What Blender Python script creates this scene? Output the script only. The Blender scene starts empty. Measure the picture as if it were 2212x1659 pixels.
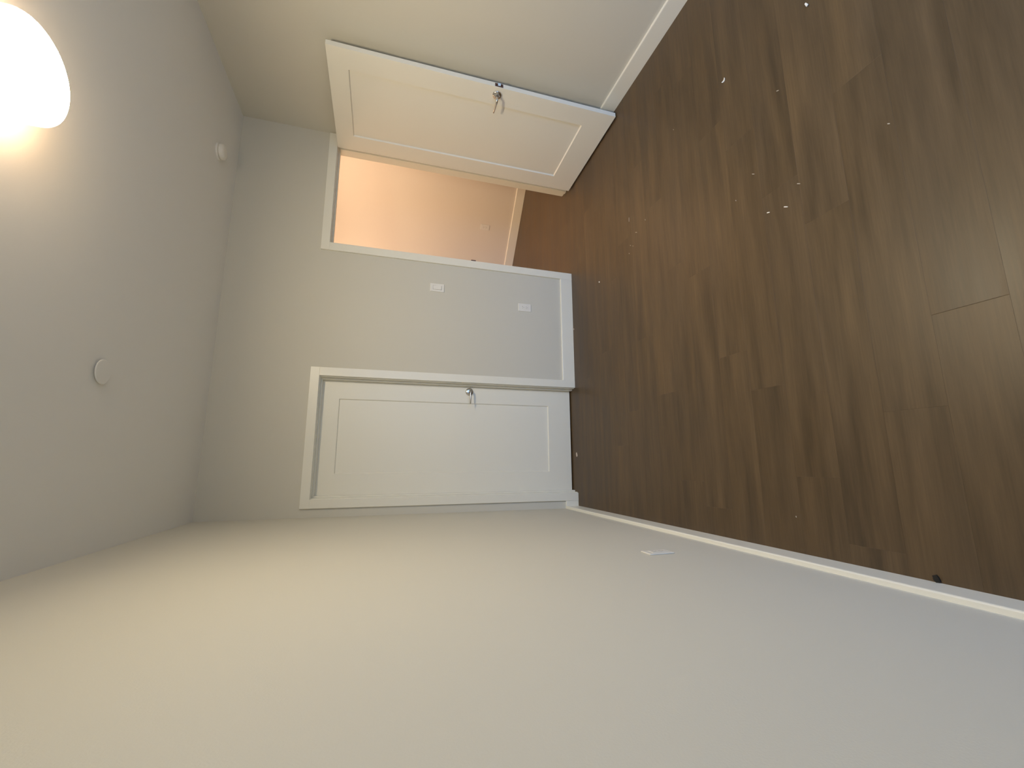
import bpy, bmesh, math, random
from mathutils import Vector, Matrix
R = random.Random(7)
C = bpy.context.scene.collection
PI = math.pi

# ------------------------------------------------------------------ camera
W, H = 3.0364, 2.7426            # room width (X), ceiling height
YR = -4.10                       # rear wall (behind the camera)
WT = 0.129                       # wall thickness of the back wall
cam = bpy.data.cameras.new('camera'); cob = bpy.data.objects.new('camera', cam); C.objects.link(cob)
cam.sensor_fit = 'HORIZONTAL'; cam.sensor_width = 36.0
cam.lens = 924.0145 / 2212 * 36; cam.clip_start = 0.02
cR = Vector((0.98337575, -0.17513776, 0.04794687))      # right of the upright view = up of the picture
cU = Vector((0.00434789, 0.28668532, 0.95801494))       # up of the upright view = left of the picture
cF = Vector((0.18153025, 0.94188019, -0.28268087))
M = Matrix((-cU, cR, -cF)).transposed().to_4x4()
M.translation = Vector((0.36965724, -3.37143795, 1.58016927))
cob.matrix_world = M
bpy.context.scene.camera = cob

# ------------------------------------------------------------------ world, exposure
sc = bpy.context.scene
sc.view_settings.view_transform = 'Standard'; sc.view_settings.look = 'None'
sc.view_settings.exposure = -0.07; sc.view_settings.gamma = 1.0
try: sc.view_settings.use_curve_mapping = False
except Exception: pass
sc.cycles.use_denoising = True
sc.cycles.max_bounces = 14; sc.cycles.diffuse_bounces = 10
sc.cycles.sample_clamp_indirect = 6.0
w = bpy.data.worlds.new('daylight'); sc.world = w; w.use_nodes = True
SKY = 8.2
_n = w.node_tree.nodes; _l = w.node_tree.links
_tc = _n.new('ShaderNodeTexCoord'); _sx = _n.new('ShaderNodeSeparateXYZ'); _cr = _n.new('ShaderNodeValToRGB'); _mr = _n.new('ShaderNodeMapRange')
_l.new(_tc.outputs['Generated'], _sx.inputs[0]); _l.new(_sx.outputs['Z'], _mr.inputs['Value']); _mr.inputs['From Min'].default_value = -1.0
_l.new(_mr.outputs[0], _cr.inputs[0]); _l.new(_cr.outputs[0], _n['Background'].inputs[0])
_cr.color_ramp.elements[0].position = 0.47; _cr.color_ramp.elements[0].color = (0.11, 0.17, 0.25, 1)      # ground
_cr.color_ramp.elements[1].position = 0.53; _cr.color_ramp.elements[1].color = (0.29, 0.54, 1.0, 1)       # overcast evening sky
_n['Background'].inputs[1].default_value = SKY
WX0, WX1, WZ0, WZ1 = 1.25, 2.80, 0.25, 2.20             # window opening in the rear wall
pl = bpy.data.lights.new('window_portal', 'AREA'); pl.shape = 'RECTANGLE'; pl.size = WX1 - WX0; pl.size_y = WZ1 - WZ0
pl.cycles.is_portal = True
po = bpy.data.objects.new('window_portal', pl); C.objects.link(po)
po.location = ((WX0 + WX1) / 2, YR - 0.16, (WZ0 + WZ1) / 2); po.rotation_euler = (PI / 2, 0, 0)
LAMP = 180.0; LAMP_COL = (1.0, 0.84, 0.57)
HALL = 90.0; HALL_COL = (1.0, 0.68, 0.45)

# ------------------------------------------------------------------ materials
def mat(name, col, rough=0.5, metal=0.0, spec=0.5, bump=0.0, bscale=300.0, var=0.0, vscale=3.0, emit=None, es=0.0):
    m = bpy.data.materials.new(name); m.use_nodes = True
    nt = m.node_tree; b = nt.nodes['Principled BSDF']
    b.inputs['Base Color'].default_value = (*col, 1)
    b.inputs['Roughness'].default_value = rough; b.inputs['Metallic'].default_value = metal
    b.inputs['Specular IOR Level'].default_value = spec
    tc = nt.nodes.new('ShaderNodeTexCoord')
    if var:
        n = nt.nodes.new('ShaderNodeTexNoise'); n.inputs['Scale'].default_value = vscale; n.inputs['Detail'].default_value = 4
        nt.links.new(tc.outputs['Object'], n.inputs['Vector'])
        mr = nt.nodes.new('ShaderNodeMapRange'); mr.inputs['To Min'].default_value = 1 - var; mr.inputs['To Max'].default_value = 1 + var
        nt.links.new(n.outputs['Fac'], mr.inputs['Value'])
        vm = nt.nodes.new('ShaderNodeVectorMath'); vm.operation = 'SCALE'; vm.inputs[0].default_value = col
        nt.links.new(mr.outputs[0], vm.inputs['Scale']); nt.links.new(vm.outputs[0], b.inputs['Base Color'])
    if bump:
        n = nt.nodes.new('ShaderNodeTexNoise'); n.inputs['Scale'].default_value = bscale; n.inputs['Detail'].default_value = 3
        nt.links.new(tc.outputs['Object'], n.inputs['Vector'])
        bp = nt.nodes.new('ShaderNodeBump'); bp.inputs['Strength'].default_value = bump; bp.inputs['Distance'].default_value = 0.001
        nt.links.new(n.outputs['Fac'], bp.inputs['Height']); nt.links.new(bp.outputs[0], b.inputs['Normal'])
    if emit:
        b.inputs['Emission Color'].default_value = (*emit, 1); b.inputs['Emission Strength'].default_value = es
    return m
M_wall = mat('wall_paint', (0.655, 0.635, 0.565), 0.75, bump=0.25, bscale=260, var=0.012, vscale=1.5)
M_ceil = mat('ceiling_paint', (0.83, 0.825, 0.80), 0.9, bump=0.2, bscale=300)
M_trim = mat('trim_paint', (0.86, 0.845, 0.765), 0.32, bump=0.05, bscale=120)
M_door = mat('door_paint', (0.86, 0.845, 0.765), 0.38, bump=0.08, bscale=150)
M_hall = mat('hall_paint', (0.78, 0.73, 0.66), 0.8, bump=0.2, bscale=260)
M_plate = mat('white_plastic', (0.83, 0.81, 0.76), 0.35)
M_slot = mat('dark_slot', (0.30, 0.28, 0.25), 0.6)
M_metal = mat('satin_nickel', (0.62, 0.60, 0.57), 0.22, metal=1.0)
M_dark = mat('bronze_plate', (0.11, 0.06, 0.055), 0.4, metal=0.6)
M_screw = mat('screw_steel', (0.5, 0.5, 0.48), 0.35, metal=1.0)
M_chip = mat('white_chip', (0.85, 0.83, 0.78), 0.6)
M_chip3 = mat('dull_chip', (0.48, 0.43, 0.36), 0.7)
M_chip2 = mat('tan_chip', (0.62, 0.52, 0.44), 0.7)
M_under = mat('underlay', (0.02, 0.015, 0.01), 0.9)
M_black = mat('dark_lump', (0.01, 0.008, 0.006), 0.8)
M_shade = mat('lit_opal_glass', (0.9, 0.88, 0.84), 0.3, emit=LAMP_COL, es=LAMP)
M_hshade = mat('lit_hall_glass', (0.9, 0.85, 0.8), 0.3, emit=HALL_COL, es=HALL)
M_shade2 = mat('lit_opal_glass_side', (0.9, 0.88, 0.84), 0.3, emit=(1.0, 0.70, 0.43), es=LAMP * 0.058)
M_hshade2 = mat('lit_hall_glass_side', (0.9, 0.85, 0.8), 0.3, emit=HALL_COL, es=HALL * 0.25)
M_pan = mat('white_enamel', (0.8, 0.79, 0.76), 0.4)

def floor_material():
    m = bpy.data.materials.new('vinyl_plank_wood'); m.use_nodes = True
    nt = m.node_tree; N = nt.nodes; L = nt.links; b = N['Principled BSDF']
    tc = N.new('ShaderNodeTexCoord'); oi = N.new('ShaderNodeObjectInfo')
    # every plank gets its own offset into the grain
    off = N.new('ShaderNodeVectorMath'); off.operation = 'SCALE'; off.inputs[0].default_value = (37.0, 91.0, 53.0)
    L.new(oi.outputs['Random'], off.inputs['Scale'])
    add = N.new('ShaderNodeVectorMath'); add.operation = 'ADD'
    L.new(tc.outputs['Object'], add.inputs[0]); L.new(off.outputs[0], add.inputs[1])
    def noise(scale, sc3, det=5, rough=0.6):
        mp = N.new('ShaderNodeMapping'); mp.inputs['Scale'].default_value = sc3
        L.new(add.outputs[0], mp.inputs['Vector'])
        n = N.new('ShaderNodeTexNoise'); n.inputs['Scale'].default_value = scale; n.inputs['Detail'].default_value = det
        n.inputs['Roughness'].default_value = rough
        L.new(mp.outputs[0], n.inputs['Vector']); return n
    broad = noise(1.0, (1.6, 16.0, 1.0), 3)          # soft streaks along the plank
    fine = noise(1.0, (5.0, 130.0, 1.0), 6, 0.7)     # fine grain
    def rng(src, a, c, lo, hi):
        r = N.new('ShaderNodeMapRange'); r.inputs['From Min'].default_value = a; r.inputs['From Max'].default_value = c
        r.inputs['To Min'].default_value = lo; r.inputs['To Max'].default_value = hi; L.new(src, r.inputs['Value']); return r.outputs[0]
    r1 = rng(broad.outputs['Fac'], 0.30, 0.70, 0.74, 1.28)
    r2 = rng(fine.outputs['Fac'], 0.25, 0.75, 0.82, 1.18)
    r3 = rng(oi.outputs['Random'], 0, 1, 0.93, 1.08)
    m1 = N.new('ShaderNodeMath'); m1.operation = 'MULTIPLY'; L.new(r1, m1.inputs[0]); L.new(r2, m1.inputs[1])
    m2 = N.new('ShaderNodeMath'); m2.operation = 'MULTIPLY'; L.new(m1.outputs[0], m2.inputs[0]); L.new(r3, m2.inputs[1])
    hue = noise(1.0, (0.9, 5.0, 1.0), 2)
    mix = N.new('ShaderNodeMix'); mix.data_type = 'RGBA'
    mix.inputs[6].default_value = (0.094, 0.057, 0.023, 1); mix.inputs[7].default_value = (0.084, 0.056, 0.031, 1)
    L.new(hue.outputs['Fac'], mix.inputs[0])
    sc_ = N.new('ShaderNodeVectorMath'); sc_.operation = 'SCALE'
    L.new(mix.outputs[2], sc_.inputs[0]); L.new(m2.outputs[0], sc_.inputs['Scale']); L.new(sc_.outputs[0], b.inputs['Base Color'])
    rr = rng(broad.outputs['Fac'], 0.3, 0.7, 0.38, 0.48); L.new(rr, b.inputs['Roughness'])
    b.inputs['Specular IOR Level'].default_value = 0.45
    bp = N.new('ShaderNodeBump'); bp.inputs['Strength'].default_value = 0.12; bp.inputs['Distance'].default_value = 0.0006
    L.new(fine.outputs['Fac'], bp.inputs['Height']); L.new(bp.outputs[0], b.inputs['Normal'])
    return m
M_floor = floor_material()

def glass_material():
    m = bpy.data.materials.new('window_glass'); m.use_nodes = True
    nt = m.node_tree; nt.nodes.remove(nt.nodes['Principled BSDF'])
    o = nt.nodes['Material Output']; t = nt.nodes.new('ShaderNodeBsdfTransparent'); g = nt.nodes.new('ShaderNodeBsdfGlossy')
    g.inputs['Roughness'].default_value = 0.02; mx = nt.nodes.new('ShaderNodeMixShader')
    mx.inputs[0].default_value = 0.06
    nt.links.new(t.outputs[0], mx.inputs[1]); nt.links.new(g.outputs[0], mx.inputs[2]); nt.links.new(mx.outputs[0], o.inputs[0])
    return m
M_glass = glass_material()

# ------------------------------------------------------------------ helpers
def box(bm, x0, x1, y0, y1, z0, z1, m=None):
    vs = [bm.verts.new((x, y, z)) for x in (x0, x1) for y in (y0, y1) for z in (z0, z1)]
    if m is not None:
        for v in vs: v.co = m @ v.co
    for f in ((0, 1, 3, 2), (4, 6, 7, 5), (0, 4, 5, 1), (2, 3, 7, 6), (0, 2, 6, 4), (1, 5, 7, 3)):
        bm.faces.new([vs[i] for i in f])
def lathe(bm, prof, seg=48, m=None):
    """prof: list of (r, z) revolved about Z"""
    rings = []
    for r, z in prof:
        if r < 1e-6: rings.append([bm.verts.new((0, 0, z))])
        else: rings.append([bm.verts.new((r * math.cos(2 * PI * k / seg), r * math.sin(2 * PI * k / seg), z)) for k in range(seg)])
    for a, b in zip(rings, rings[1:]):
        for k in range(seg):
            k2 = (k + 1) % seg
            if len(a) == 1 and len(b) == 1: continue
            if len(a) == 1: bm.faces.new((a[0], b[k], b[k2]))
            elif len(b) == 1: bm.faces.new((a[k], a[k2], b[0]))
            else: bm.faces.new((a[k], a[k2], b[k2], b[k]))
    if m is not None:
        for ring in rings:
            for v in ring: v.co = m @ v.co
def obj(name, bm, material, parent=None, smooth=False, bevel=0.0, seg=2):
    bmesh.ops.recalc_face_normals(bm, faces=bm.faces)
    me = bpy.data.meshes.new(name); bm.to_mesh(me); bm.free(); me.materials.append(material)
    o = bpy.data.objects.new(name, me); C.objects.link(o)
    if parent: o.parent = parent
    if smooth:
        for p in me.polygons: p.use_smooth = True
    if bevel:
        b = o.modifiers.new('bevel', 'BEVEL'); b.width = bevel; b.segments = seg; b.limit_method = 'ANGLE'; b.angle_limit = 0.7
    return o
def boxes(name, lst, material, parent=None, bevel=0.0, m=None):
    bm = bmesh.new()
    for t in lst: box(bm, *t, m=m)
    return obj(name, bm, material, parent, bevel=bevel)
def empty(name, loc=(0, 0, 0), rz=0.0):
    o = bpy.data.objects.new(name, None); C.objects.link(o); o.location = loc; o.rotation_euler = (0, 0, rz); o.empty_display_size = 0.1
    return o
def tag(o, label, cat=None, group=None, kind=None):
    o['label'] = label
    if cat: o['category'] = cat
    if group: o['group'] = group
    if kind: o['kind'] = kind
    return o

# ------------------------------------------------------------------ room shell
HX1, HY1 = 4.45, 2.75                                   # extent of the hall beyond the doorway
# door openings (rough, equal to the outside of the jambs)
CX0, CX1, CZ = 0.112, 1.024, 2.063                      # closed door
DX0, DX1, DZ = 2.057, 2.971, 2.063                      # open doorway
T = 0.15
fl = boxes('floor', [(-T, W + T, YR - T, 0.0, -0.10, -0.006), (-T, HX1, 0.0, HY1 + T, -0.10, -0.006)], M_under)
tag(fl, 'dark brown wood plank floor running across the room and on through the doorway', 'floor', kind='structure')
wb = boxes('wall_back', [(-T, CX0, 0, WT, 0, H), (CX1, DX0, 0, WT, 0, H), (DX1, HX1, 0, WT, 0, H),
                         (CX0, CX1, 0, WT, CZ, H), (DX0, DX1, 0, WT, DZ, H)], M_wall)
tag(wb, 'greige wall holding the closed door and the open doorway', 'wall', kind='structure')
tag(boxes('wall_left', [(-T, 0, YR - T, 0, 0, H)], M_wall), 'long bare greige wall along the bottom of the photo', 'wall', kind='structure')
tag(boxes('wall_right', [(W, W + T, YR - T, 0, 0, H)], M_wall), 'greige wall behind the open door leaf', 'wall', kind='structure')
tag(boxes('wall_front', [(0, WX0, YR - T, YR, 0, H), (WX1, W, YR - T, YR, 0, H), (WX0, WX1, YR - T, YR, 0, WZ0), (WX0, WX1, YR - T, YR, WZ1, H)], M_wall),
    'greige wall with the window behind the camera', 'wall', kind='structure')
tag(boxes('ceiling', [(-T, W + T, YR - T, WT, H, H + 0.1)], M_ceil), 'smooth painted ceiling of the room', 'ceiling', kind='structure')

# hall beyond the doorway
HP1 = Vector((3.783, 1.266, 0)); HD = Vector((-0.781, 0.625, 0)).normalized(); HN = Vector((-HD.y, HD.x, 0))
if HN.y > 0: HN = -HN                                    # faces the doorway
hall_m = Matrix((HD, HN, Vector((0, 0, 1)))).transposed().to_4x4(); hall_m.translation = HP1   # local x along wall, y out of the wall
tag(boxes('wall_hall_far', [(-1.0, 2.2, -0.1, 0.0, 0, 2.62)], M_hall, m=hall_m), 'warmly lit slanting hall wall seen through the open doorway', 'wall', kind='structure')
tag(boxes('wall_hall_left', [(1.50, 1.60, WT, HY1, 0, 2.62)], M_hall), 'hall wall hidden left of the doorway', 'wall', kind='structure')
tag(boxes('wall_hall_right', [(HX1, HX1 + 0.1, 0, HY1, 0, 2.62), ], M_hall), 'hall wall hidden right of the doorway', 'wall', kind='structure')
tag(boxes('wall_hall_end', [(-T, HX1 + 0.1, HY1, HY1 + 0.1, 0, 2.62)], M_hall), 'end wall of the hall behind the slanting one', 'wall', kind='structure')
tag(boxes('wall_closet_left', [(-T - 0.1, -T, 0, HY1, 0, 2.62)], M_hall), 'outer wall of the space behind the closed door', 'wall', kind='structure')
tag(boxes('ceiling_hall', [(-T, HX1 + 0.1, WT, HY1 + 0.1, 2.62, 2.7)], M_ceil), 'ceiling of the hall beyond the doorway', 'ceiling', kind='structure')

# ------------------------------------------------------------------ floor planks
PW = 0.1725; LEN = 1.22; G = 0.00003
Y0 = -2.7205
known = {0: 0.806, 3: 0.312, 4: 0.685, 5: 0.875}         # row -> a joint position seen in the photo (row 0 = -2.72..-2.548)
k0 = math.floor((YR - Y0) / PW); k1 = math.ceil((HY1 - Y0) / PW)
cache = {}
def plank_mesh(L, D):
    key = (round(L, 4), round(D, 4))
    if key in cache: return cache[key]
    bm = bmesh.new(); c = 0.00025; e = 0.0010
    b = [bm.verts.new(v) for v in ((G, G, -0.006), (L - G, G, -0.006), (L - G, D - G, -0.006), (G, D - G, -0.006))]
    s = [bm.verts.new(v) for v in ((G, G, -c), (L - G, G, -c), (L - G, D - G, -c), (G, D - G, -c))]
    t = [bm.verts.new(v) for v in ((e, c, 0), (L - e, c, 0), (L - e, D - c, 0), (e, D - c, 0))]
    bm.faces.new(b[::-1]); bm.faces.new(t)
    for i in range(4):
        j = (i + 1) % 4
        bm.faces.new((b[i], b[j], s[j], s[i])); bm.faces.new((s[i], s[j], t[j], t[i]))
    me = bpy.data.meshes.new('plank'); bm.to_mesh(me); bm.free(); me.materials.append(M_floor)
    cache[key] = me; return me
for k in range(k0, k1):
    ya, yb = Y0 + k * PW, Y0 + (k + 1) * PW
    ya, yb = max(ya, YR), min(yb, HY1)
    # row reaches: room rows span the room, rows past the back wall span the hall
    x0, x1 = (0.0, W) if yb <= 0.0 else ((0.0, HX1) if ya >= 0 else (0.0, W))
    j = known.get(k, R.uniform(0, LEN)) % LEN
    xs = [x0] + [q for q in [j + LEN * i for i in range(-1, 5)] if x0 + 0.06 < q < x1 - 0.06] + [x1]
    for a, b in zip(xs, xs[1:]):
        o = bpy.data.objects.new('plank', plank_mesh(b - a, yb - ya)); C.objects.link(o); o.parent = fl
        o.location = (a, ya, 0)

# ------------------------------------------------------------------ baseboards
BB = 0.1103
def baseboard(name, p0, p1, n, th, label):
    """board along p0->p1, thickness th towards n; eased top edge"""
    p0, p1, n = Vector((*p0, 0)), Vector((*p1, 0)), Vector((*n, 0))
    prof = [(0, 0), (th, 0), (th, BB - 0.006), (th - 0.0015, BB - 0.002), (th - 0.005, BB), (0, BB)]
    bm = bmesh.new()
    a = [bm.verts.new(p0 + n * q + Vector((0, 0, z))) for q, z in prof]
    b = [bm.verts.new(p1 + n * q + Vector((0, 0, z))) for q, z in prof]
    for i in range(len(prof)):
        j = (i + 1) % len(prof); bm.faces.new((a[i], a[j], b[j], b[i]))
    bm.faces.new(a); bm.faces.new(b[::-1])
    return tag(obj(name, bm, M_trim), label, 'baseboard', kind='structure')
baseboard('baseboard_left', (0, YR), (0, 0), (1, 0), 0.0191, 'long white baseboard at the foot of the bare left wall')
baseboard('baseboard_right', (W, YR), (W, 0), (-1, 0), 0.014, 'white baseboard on the wall behind the open door')
baseboard('baseboard_back', (1.0732, 0), (2.0079, 0), (0, -1), 0.014, 'white baseboard between the closed door and the doorway')
baseboard('baseboard_back', (0.0191, 0), (0.0625, 0), (0, -1), 0.014, 'short white baseboard stub in the corner beside the closed door')
hb0, hb1 = HP1 - HD * 0.9, HP1 + HD * 1.6
baseboard('baseboard_hall', hb0[:2], hb1[:2], HN[:2], 0.016, 'white baseboard of the hall seen through the doorway')
baseboard('baseboard_front', (0.0191, YR), (W - 0.014, YR), (0, 1), 0.014, 'white baseboard under the rear window')

# ------------------------------------------------------------------ door casings and jambs
CT = 0.017; CW = 0.0624; CTOP = 2.1133
def casing(name, xi0, xi1, label, xr_out=None, stop_y=(0.045, 0.085)):
    """xi0..xi1: inner edges of the casing legs; jamb faces lie 5 mm inside"""
    t = empty(name, ((xi0 + xi1) / 2, 0, 0)); tag(t, label, 'door frame', kind='structure')
    ox = -(xi0 + xi1) / 2
    zi = CTOP - CW
    xo1 = (xi1 + CW) if xr_out is None else xr_out
    def B(nm, x0, x1, y0, y1, z0, z1, bev=0.0015):
        return boxes(nm, [(x0 + ox, x1 + ox, y0, y1, z0, z1)], M_trim, t, bevel=bev)
    B('casing_leg', xi0 - CW, xi0, -CT, 0, 0, zi); B('casing_leg', xi1, xo1, -CT, 0, 0, zi)
    B('casing_head', xi0 - CW, xo1, -CT, 0, zi, CTOP)
    j0, j1, jz = xi0 + 0.005, xi1 - 0.005, zi - 0.005
    B('side_jamb', xi0 - 0.013, j0, 0, WT, 0, jz); B('side_jamb', j1, xi1 + 0.013, 0, WT, 0, jz)
    B('head_jamb', xi0 - 0.013, xi1 + 0.013, 0, WT, jz, jz + 0.018)
    s0, s1 = stop_y; st = 0.012
    B('door_stop', j0, j0 + st, s0, s1, 0, jz); B('door_stop', j1 - st, j1, s0, s1, 0, jz)
    B('door_stop', j0 + st, j1 - st, s0, s1, jz - st, jz)
    # hall-side casing
    B('casing_leg', xi0 - CW, xi0, WT, WT + CT, 0, zi); B('casing_leg', xi1, xi1 + CW, WT, WT + CT, 0, zi)
    B('casing_head', xi0 - CW, xi1 + CW, WT, WT + CT, zi, CTOP)
    return t
tr1 = casing('trim_1', 0.1249, 1.0108, 'white casing and jamb around the closed panel door')
tr2 = casing('trim_2', 2.0703, 2.958, 'white casing and jamb around the open doorway', xr_out=3.030, stop_y=(0.045, 0.080))
# strike plate on the free-side jamb of the doorway
cx2 = (2.0703 + 2.958) / 2
sp = boxes('strike_plate', [(2.0753 - cx2, 2.0768 - cx2, 0.002, 0.040, 0.88, 0.945), (2.0700 - cx2, 2.0768 - cx2, -0.0195, 0.004, 0.892, 0.932)], M_dark, tr2, bevel=0.0004)
tag(sp, 'dark strike plate')

# ------------------------------------------------------------------ doors
def lever_handle(parent, loc, rx_sign, lever_dir, label=None):
    """lever set standing off a face whose outward normal is rx_sign * local Y; the lever runs along lever_dir * X"""
    h = bmesh.new(); m = Matrix.Translation(loc) @ Matrix.Rotation(-rx_sign * PI / 2, 4, 'X')   # local +Z -> outward
    lathe(h, [(0, 0), (0.0320, 0), (0.0325, 0.004), (0.0310, 0.0075), (0.026, 0.0105), (0.018, 0.0125), (0.0125, 0.0135), (0, 0.0135)], 40, m)
    rose = obj('rose', h, M_metal, parent, smooth=True)
    # neck and lever as one swept tube
    o = Vector(loc); n = Vector((0, rx_sign, 0)); d = Vector((lever_dir, 0, 0))
    path = [(0.010, 0, 0.0100), (0.030, 0, 0.0085), (0.042, 0.001, 0.0082), (0.0490, 0.005, 0.0080), (0.0525, 0.013, 0.0072),
            (0.054, 0.030, 0.0062), (0.054, 0.060, 0.0056), (0.053, 0.088, 0.0053), (0.0515, 0.104, 0.0048), (0.0505, 0.108, 0.0030)]
    pts = [(o + n * a + d * b, r) for a, b, r in path]
    bm = bmesh.new(); rings = []; S = 16; up = Vector((0, 0, 1))
    for i, (p, r) in enumerate(pts):
        t = (pts[min(i + 1, len(pts) - 1)][0] - pts[max(i - 1, 0)][0]).normalized(); s = t.cross(up).normalized()
        rings.append([bm.verts.new(p + s * r * math.cos(2 * PI * k / S) + up * r * 1.05 * math.sin(2 * PI * k / S)) for k in range(S)])
    for a, b in zip(rings, rings[1:]):
        for k in range(S): bm.faces.new((a[k], a[(k + 1) % S], b[(k + 1) % S], b[k]))
    bm.faces.new(rings[0]); bm.faces.new(rings[-1][::-1])
    lv = obj('lever', bm, M_metal, rose, smooth=True)
    return rose
def door_leaf(root, w, z0, z1, t, px0, px1, pz0, pz1):
    """leaf in the local XZ plane, x from 0 to w, y from 0 (visible face) to t, with a recessed flat panel on both faces"""
    fr = boxes('door_frame', [(0, px0, 0, t, z0, z1), (px1, w, 0, t, z0, z1), (px0, px1, 0, t, z0, pz0), (px0, px1, 0, t, pz1, z1)], M_door, root)
    rec = 0.010
    pn = boxes('door_panel', [(px0, px1, rec, t - rec, pz0, pz1)], M_door, root)
    # sloped inner moulding round the panel, both faces
    bm = bmesh.new(); k = 0.006
    for y_o, y_i in ((0.0, rec), (t, t - rec)):
        o_ = [(px0, pz0), (px1, pz0), (px1, pz1), (px0, pz1)]; i_ = [(px0 + k, pz0 + k), (px1 - k, pz0 + k), (px1 - k, pz1 - k), (px0 + k, pz1 - k)]
        sgn = 1 if y_o == 0 else -1
        a = [bm.verts.new((x, y_o + sgn * 0.0006, z)) for x, z in o_]; b = [bm.verts.new((x, y_i, z)) for x, z in i_]
        for i in range(4): bm.faces.new((a[i], a[(i + 1) % 4], b[(i + 1) % 4], b[i]))
    obj('panel_moulding', bm, M_door, root)
    return fr
# closed door: local x = world X, visible face towards the room (-Y)
d1 = empty('door_1', (0.133, 0.0865, 0)); tag(d1, 'closed white one-panel door with a chrome lever between two casings', 'door', kind='structure')
door_leaf(d1, 0.870, 0.010, 2.042, 0.035, 0.299 - 0.133 - 0.003, 0.853 - 0.133 + 0.003, 0.213, 1.914)
lever_handle(d1, Vector((0.951 - 0.133, 0, 0.912)), -1, -1)
# open door: hinge at (2.896,-.0335); local x runs into the room, visible face towards the left wall
ang = -1.5188
d2 = empty('door_2', (2.8961, -0.0335, 0), ang); tag(d2, 'white one-panel door standing wide open against the right wall', 'door', kind='structure')
# local x -> into room, local y -> +X side (thickness), so the visible face is local y = 0 facing local -y
LW = 0.8697
door_leaf(d2, LW, 0.012, 2.044, 0.035, 0.150, 0.726, 0.222, 1.917)
lever_handle(d2, Vector((LW - 0.060, 0, 0.9225)), -1, -1)
r2 = lever_handle(d2, Vector((LW - 0.060, 0.035, 0.9225)), 1, -1)
lp = boxes('latch_plate', [(LW - 0.0002, LW + 0.0014, 0.0045, 0.0305, 0.8935, 0.9515)], M_dark, d2, bevel=0.0003); tag(lp, 'dark latch plate')
bm = bmesh.new(); vs = [(LW + 0.001, 0.011, 0.913), (LW + 0.001, 0.024, 0.913), (LW + 0.001, 0.024, 0.932), (LW + 0.001, 0.011, 0.932)]
vt = [(LW + 0.003, 0.011, 0.913), (LW + 0.0115, 0.024, 0.913), (LW + 0.0115, 0.024, 0.932), (LW + 0.003, 0.011, 0.932)]
a = [bm.verts.new(v) for v in vs]; b = [bm.verts.new(v) for v in vt]
for i in range(4): bm.faces.new((a[i], a[(i + 1) % 4], b[(i + 1) % 4], b[i]))
bm.faces.new(a[::-1]); bm.faces.new(b)
obj('latch_bolt', bm, M_metal, lp)
for zc in (0.24, 1.03, 1.83):                            # hinge knuckles on the hidden corner
    bm = bmesh.new(); lathe(bm, [(0, -0.045), (0.006, -0.045), (0.006, 0.045), (0, 0.045)], 16, Matrix.Translation((-0.004, 0.043, zc)))
    box(bm, -0.0015, 0.0, 0.006, 0.040, zc - 0.043, zc + 0.043)
    obj('hinge', bm, M_metal, d2)

# ------------------------------------------------------------------ rear window (behind the camera: the room's daylight)
wn = empty('window_1', ((WX0 + WX1) / 2, YR, WZ0)); tag(wn, 'white framed window in the wall behind the camera', 'window', kind='structure')
def WB(nm, x0, x1, y0, y1, z0, z1, m_=M_trim):
    return boxes(nm, [(x0 - (WX0 + WX1) / 2, x1 - (WX0 + WX1) / 2, y0, y1, z0 - WZ0, z1 - WZ0)], m_, wn)
f = 0.045
WB('window_jamb', WX0, WX0 + f, -0.13, -0.06, WZ0, WZ1); WB('window_jamb', WX1 - f, WX1, -0.13, -0.06, WZ0, WZ1)
WB('window_head', WX0 + f, WX1 - f, -0.13, -0.06, WZ1 - f, WZ1); WB('window_sill', WX0, WX1, -0.06, 0.03, WZ0 - 0.0, WZ0 + 0.02)
WB('window_rail', WX0 + f, WX1 - f, -0.13, -0.06, WZ0, WZ0 + f)
xm = (WX0 + WX1) / 2
WB('mullion', xm - 0.03, xm + 0.03, -0.125, -0.065, WZ0 + f, WZ1 - f)
WB('window_pane', WX0 + f, xm - 0.03, -0.100, -0.096, WZ0 + f, WZ1 - f, M_glass); WB('window_pane', xm + 0.03, WX1 - f, -0.100, -0.096, WZ0 + f, WZ1 - f, M_glass)

# ------------------------------------------------------------------ ceiling lamps
def drum_lamp(name, x, y, ztop, r, h, shade_mat, side_mat, label):
    t = empty(name, (x, y, ztop)); tag(t, label, 'ceiling light')
    bm = bmesh.new(); lathe(bm, [(0, 0), (r * 0.86, 0), (r * 0.88, -0.006), (r * 0.88, -0.020), (0, -0.020)], 64)
    obj('mounting_pan', bm, M_pan, t, smooth=False)
    e = 0.028; pr = [(r * 0.89, -0.008), (r * 0.985, -0.012), (r * 0.985, -h + e)]
    for i in range(1, 9):
        a = i / 8 * PI / 2; pr.append((r - e + e * math.cos(a), -h + e - e * math.sin(a) * 0.85))
    pr += [(r * 0.5, -h + 0.0035), (0, -h)]
    pr[2] = (r, -h + e)
    bm = bmesh.new(); lathe(bm, pr, 64)
    gs = obj('glass_shade', bm, shade_mat, t, smooth=True)
    gs.data.materials.append(side_mat)                   # the glass side passes less light than the diffuser below the bulbs
    for p in gs.data.polygons:
        if p.center.z > -h + e * 0.6: p.material_index = 1
    bm = bmesh.new(); lathe(bm, [(0, -h - 0.0005), (0.004, -h - 0.001), (0.004, -h - 0.004), (0, -h - 0.005)], 12)
    bm.free()
    return t
drum_lamp('ceiling_lamp', 1.516, -1.938, H, 0.150, 0.137, M_shade, M_shade2, 'glowing round white drum lamp on the ceiling at the photo edge')
drum_lamp('ceiling_lamp', 3.20, 0.62, 2.62, 0.12, 0.10, M_hshade, M_hshade2, 'warm drum lamp on the hall ceiling nearest the slanting wall')
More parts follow.
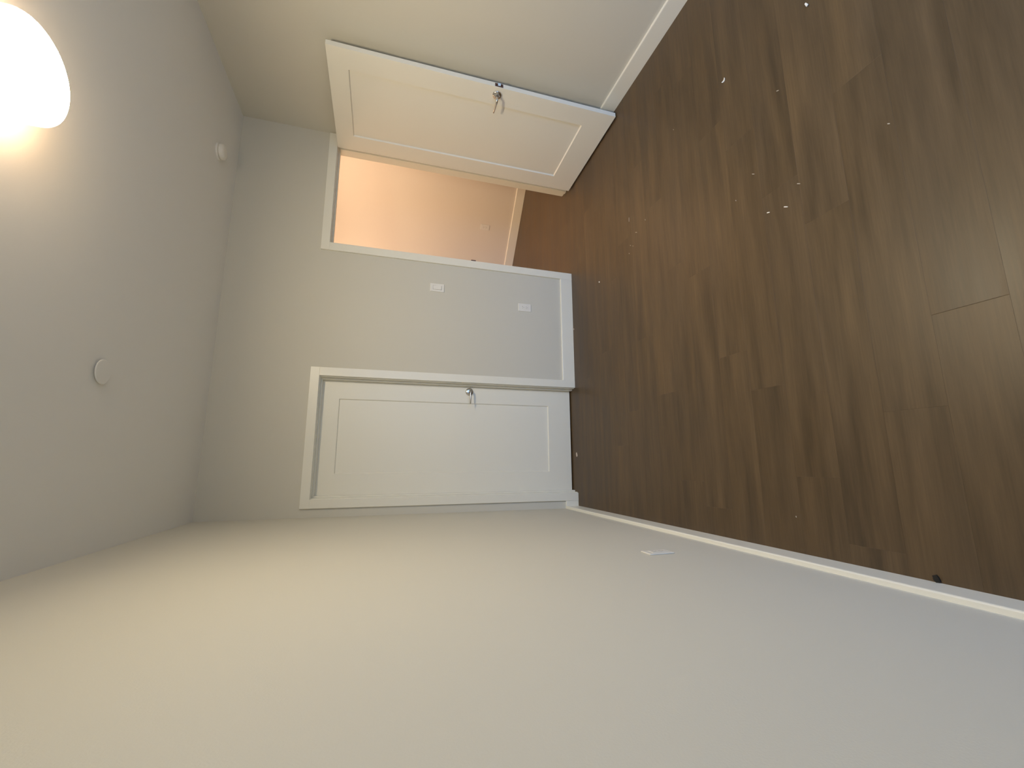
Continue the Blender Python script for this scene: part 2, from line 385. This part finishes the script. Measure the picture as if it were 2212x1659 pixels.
drum_lamp('ceiling_lamp', 2.15, 1.55, 2.62, 0.12, 0.10, M_hshade, M_hshade2, 'warm drum lamp on the hall ceiling straight behind the doorway casing')

# ------------------------------------------------------------------ things on the ceiling
sa = empty('smoke_alarm', (2.455, -0.345, H)); tag(sa, 'small white round smoke alarm on the ceiling above the doorway', 'smoke alarm')
bm = bmesh.new()
lathe(bm, [(0, 0), (0.055, 0), (0.055, -0.009), (0.052, -0.011), (0, -0.011)], 48); obj('base_plate', bm, M_plate, sa)
bm = bmesh.new(); lathe(bm, [(0.040, -0.011), (0.049, -0.013), (0.051, -0.019), (0.049, -0.034), (0.042, -0.041), (0.025, -0.045), (0, -0.046)], 48)
obj('alarm_body', bm, M_plate, sa, smooth=True)
sk = empty('sprinkler_cover', (0.757, -1.175, H)); tag(sk, 'flat round painted cover disc on the ceiling above the closed door side', 'sprinkler cover')
bm = bmesh.new(); lathe(bm, [(0, 0), (0.030, 0), (0.030, -0.009), (0, -0.009)], 32); obj('cup', bm, M_black, sk)
bm = bmesh.new(); lathe(bm, [(0, -0.0085), (0.050, -0.0085), (0.053, -0.010), (0.053, -0.012), (0.050, -0.0135), (0, -0.0145)], 48); obj('cover_disc', bm, M_ceil, sk)

# ------------------------------------------------------------------ wall plates
def plate(name, label, cat, m, kind):
    """local x across, local z up, local y out of the wall"""
    t = empty(name); t.matrix_world = m; tag(t, label, cat)
    boxes('cover_plate', [(-0.035, 0.035, 0, 0.0055, -0.0575, 0.0575)], M_plate, t, bevel=0.003)
    if kind == 'switch':
        bm = bmesh.new()                                 # rocker tilted: bottom proud
        box(bm, -0.0165, 0.0165, 0.003, 0.0062, -0.033, 0.033)
        for v in bm.verts:
            if v.co.y > 0.005 and v.co.z < 0: v.co.y += 0.006
            elif v.co.y > 0.005: v.co.y -= 0.0002
        obj('rocker', bm, M_plate, t)
        boxes('rocker_gap', [(-0.0180, 0.0180, 0.0050, 0.0058, -0.0355, 0.0345)], M_slot, t)
    else:
        ins = boxes('receptacle', [(-0.0165, 0.0165, 0.0045, 0.0068, -0.033, 0.033)], M_plate, t, bevel=0.001)
        for zc in (-0.017, 0.017):
            boxes('socket_slots', [(-0.0078, -0.0054, 0.0064, 0.0071, zc - 0.001, zc + 0.008), (0.0054, 0.0078, 0.0064, 0.0071, zc - 0.0005, zc + 0.0065), (-0.0022, 0.0022, 0.0064, 0.0071, zc - 0.0095, zc - 0.0055)], M_slot, ins)
    for zc in (-0.0485, 0.0485):
        bm = bmesh.new(); lathe(bm, [(0, 0), (0.0028, 0), (0.0028, 0.0008), (0, 0.0010)], 12, Matrix.Translation((0, 0.0054, zc)) @ Matrix.Rotation(-PI / 2, 4, 'X'))
        obj('screw', bm, M_plate, t)
    return t
mb = Matrix.Rotation(PI, 4, 'Z')                          # local +y -> world -y
plate('light_switch', 'white rocker switch plate on the wall between the two doors', 'light switch', Matrix.Translation((1.797, 0, 1.211)) @ mb, 'switch')
plate('wall_outlet', 'white outlet plate low on the wall between the two doors', 'outlet', Matrix.Translation((1.702, 0, 0.4505)) @ mb, 'outlet')
plate('wall_outlet', 'white outlet plate on the long left wall seen edge-on', 'outlet', Matrix.Translation((0, -1.7485, 0.465)) @ Matrix.Rotation(-PI / 2, 4, 'Z'), 'outlet')
hp = (Vector((3.402, 1.571, 0)) + Vector((3.345, 1.616, 0))) / 2
mh = hall_m.copy(); mh.translation = Vector((hp.x, hp.y, 0.447))
plate('wall_outlet', 'outlet plate on the warm hall wall beyond the doorway', 'outlet', mh, 'outlet')

# ------------------------------------------------------------------ crumbs on the floor
def chip(name, x, y, L, Wd, hgt, rz, m, label, cat='chip', group=None, curl=0.0):
    bm = bmesh.new(); n = 5; rows = []
    for i in range(n):
        u = i / (n - 1); s = 1 - 0.35 * abs(u - 0.45) * 2
        jx = R.uniform(-.06, .06) * Wd; z = curl * (2 * u - 1) ** 2 * hgt * 3
        rows.append([bm.verts.new(((u - .5) * L, sy * Wd * .5 * s + jx, z + sz * hgt)) for sy, sz in ((-1, 0), (1, 0), (1, 1), (-1, 1))])
    for a, b in zip(rows, rows[1:]):
        for k in range(4): bm.faces.new((a[k], a[(k + 1) % 4], b[(k + 1) % 4], b[k]))
    bm.faces.new(rows[0]); bm.faces.new(rows[-1][::-1])
    o = obj(name, bm, m); o.location = (x, y, 0.0002); o.rotation_euler = (0, 0, rz)
    return tag(o, label, cat, group)
chip('paper_scrap', 2.2835, -1.8975, 0.022, 0.010, 0.003, -0.97, M_chip, 'larger white sliver of paper on the floor beyond the open door edge', 'paper scrap', curl=0.6)
chip('paper_scrap', 2.209, -2.3395, 0.020, 0.009, 0.003, 0.31, M_chip, 'small white paper sliver on the floor at the top edge of the photo', 'paper scrap', curl=0.5)
chip('plaster_chip', 0.437, -0.012, 0.034, 0.022, 0.004, 0.2, M_chip2, 'tan crumb on the floor right under the closed door', 'crumb')
chip('plaster_chip', 1.774, -0.525, 0.010, 0.009, 0.004, 0.3, M_chip, 'bright round crumb on the floor near the doorway casing foot', 'crumb')
chip('plaster_chip', 1.537, -0.033, 0.014, 0.006, 0.003, 0.1, M_chip2, 'pale crumb against the baseboard between the doors', 'crumb')
chip('dark_crumb', 0.030, -2.446, 0.020, 0.016, 0.006, 0.4, M_black, 'black crumb on the floor against the long left baseboard', 'crumb')
chip('wood_splinter', 1.426, -2.135, 0.019, 0.0045, 0.0015, -2.13, M_chip, 'longest thin white splinter lying in mid floor', 'splinter')
chip('wood_splinter', 1.4505, -2.0515, 0.014, 0.0045, 0.0015, -1.94, M_chip, 'white splinter beside the longest one in mid floor', 'splinter')
for x, y, L_, r_, lab in [
    (1.677, -2.000, .015, -2.21, 'faint pale crumb on the floor straight below the larger paper sliver in the photo'),
    (1.4885, -2.2025, .015, -2.18, 'faint pale sliver on the floor above the two white splinters in the photo'),
    (1.613, -1.889, .006, 0.3, 'tiny pale dot on the floor left of the two white splinters'),
    (2.0445, -0.9825, .030, 3.06, 'longest pale crumb of the small cluster in the light from the open doorway'),
    (1.935, -1.167, .010, .2, 'pale crumb of the doorway cluster furthest into the room'),
    (1.906, -1.058, .022, -2.08, 'flat pale crumb in the middle of the doorway cluster'),
    (1.85, -0.981, .010, .8, 'lowest pale crumb of the doorway cluster in the photo'),
    (1.80, -0.96, .008, .5, 'pale speck beside the lowest crumb of the doorway cluster, nearer the wall'),
    (1.83, -1.01, .008, 1.0, 'pale speck beside the lowest crumb of the doorway cluster, nearer the room'),
    (1.965, -2.1675, .012, -2.12, 'pale crumb on the floor right of the larger white paper sliver'),
    (1.487, -2.532, .008, .9, 'pale crumb on the floor furthest right in the photo'),
    (2.331, -1.5, .005, .2, 'pale speck on the floor beside the free bottom corner of the open door'),
    (0.156, -2.009, .006, .2, 'lone pale speck on the floor near the long left baseboard')]:
    chip('floor_crumb', x, y, L_, 0.0034, 0.0014, r_, M_chip3, lab, 'crumb', 'tiny crumbs scattered on the floor')
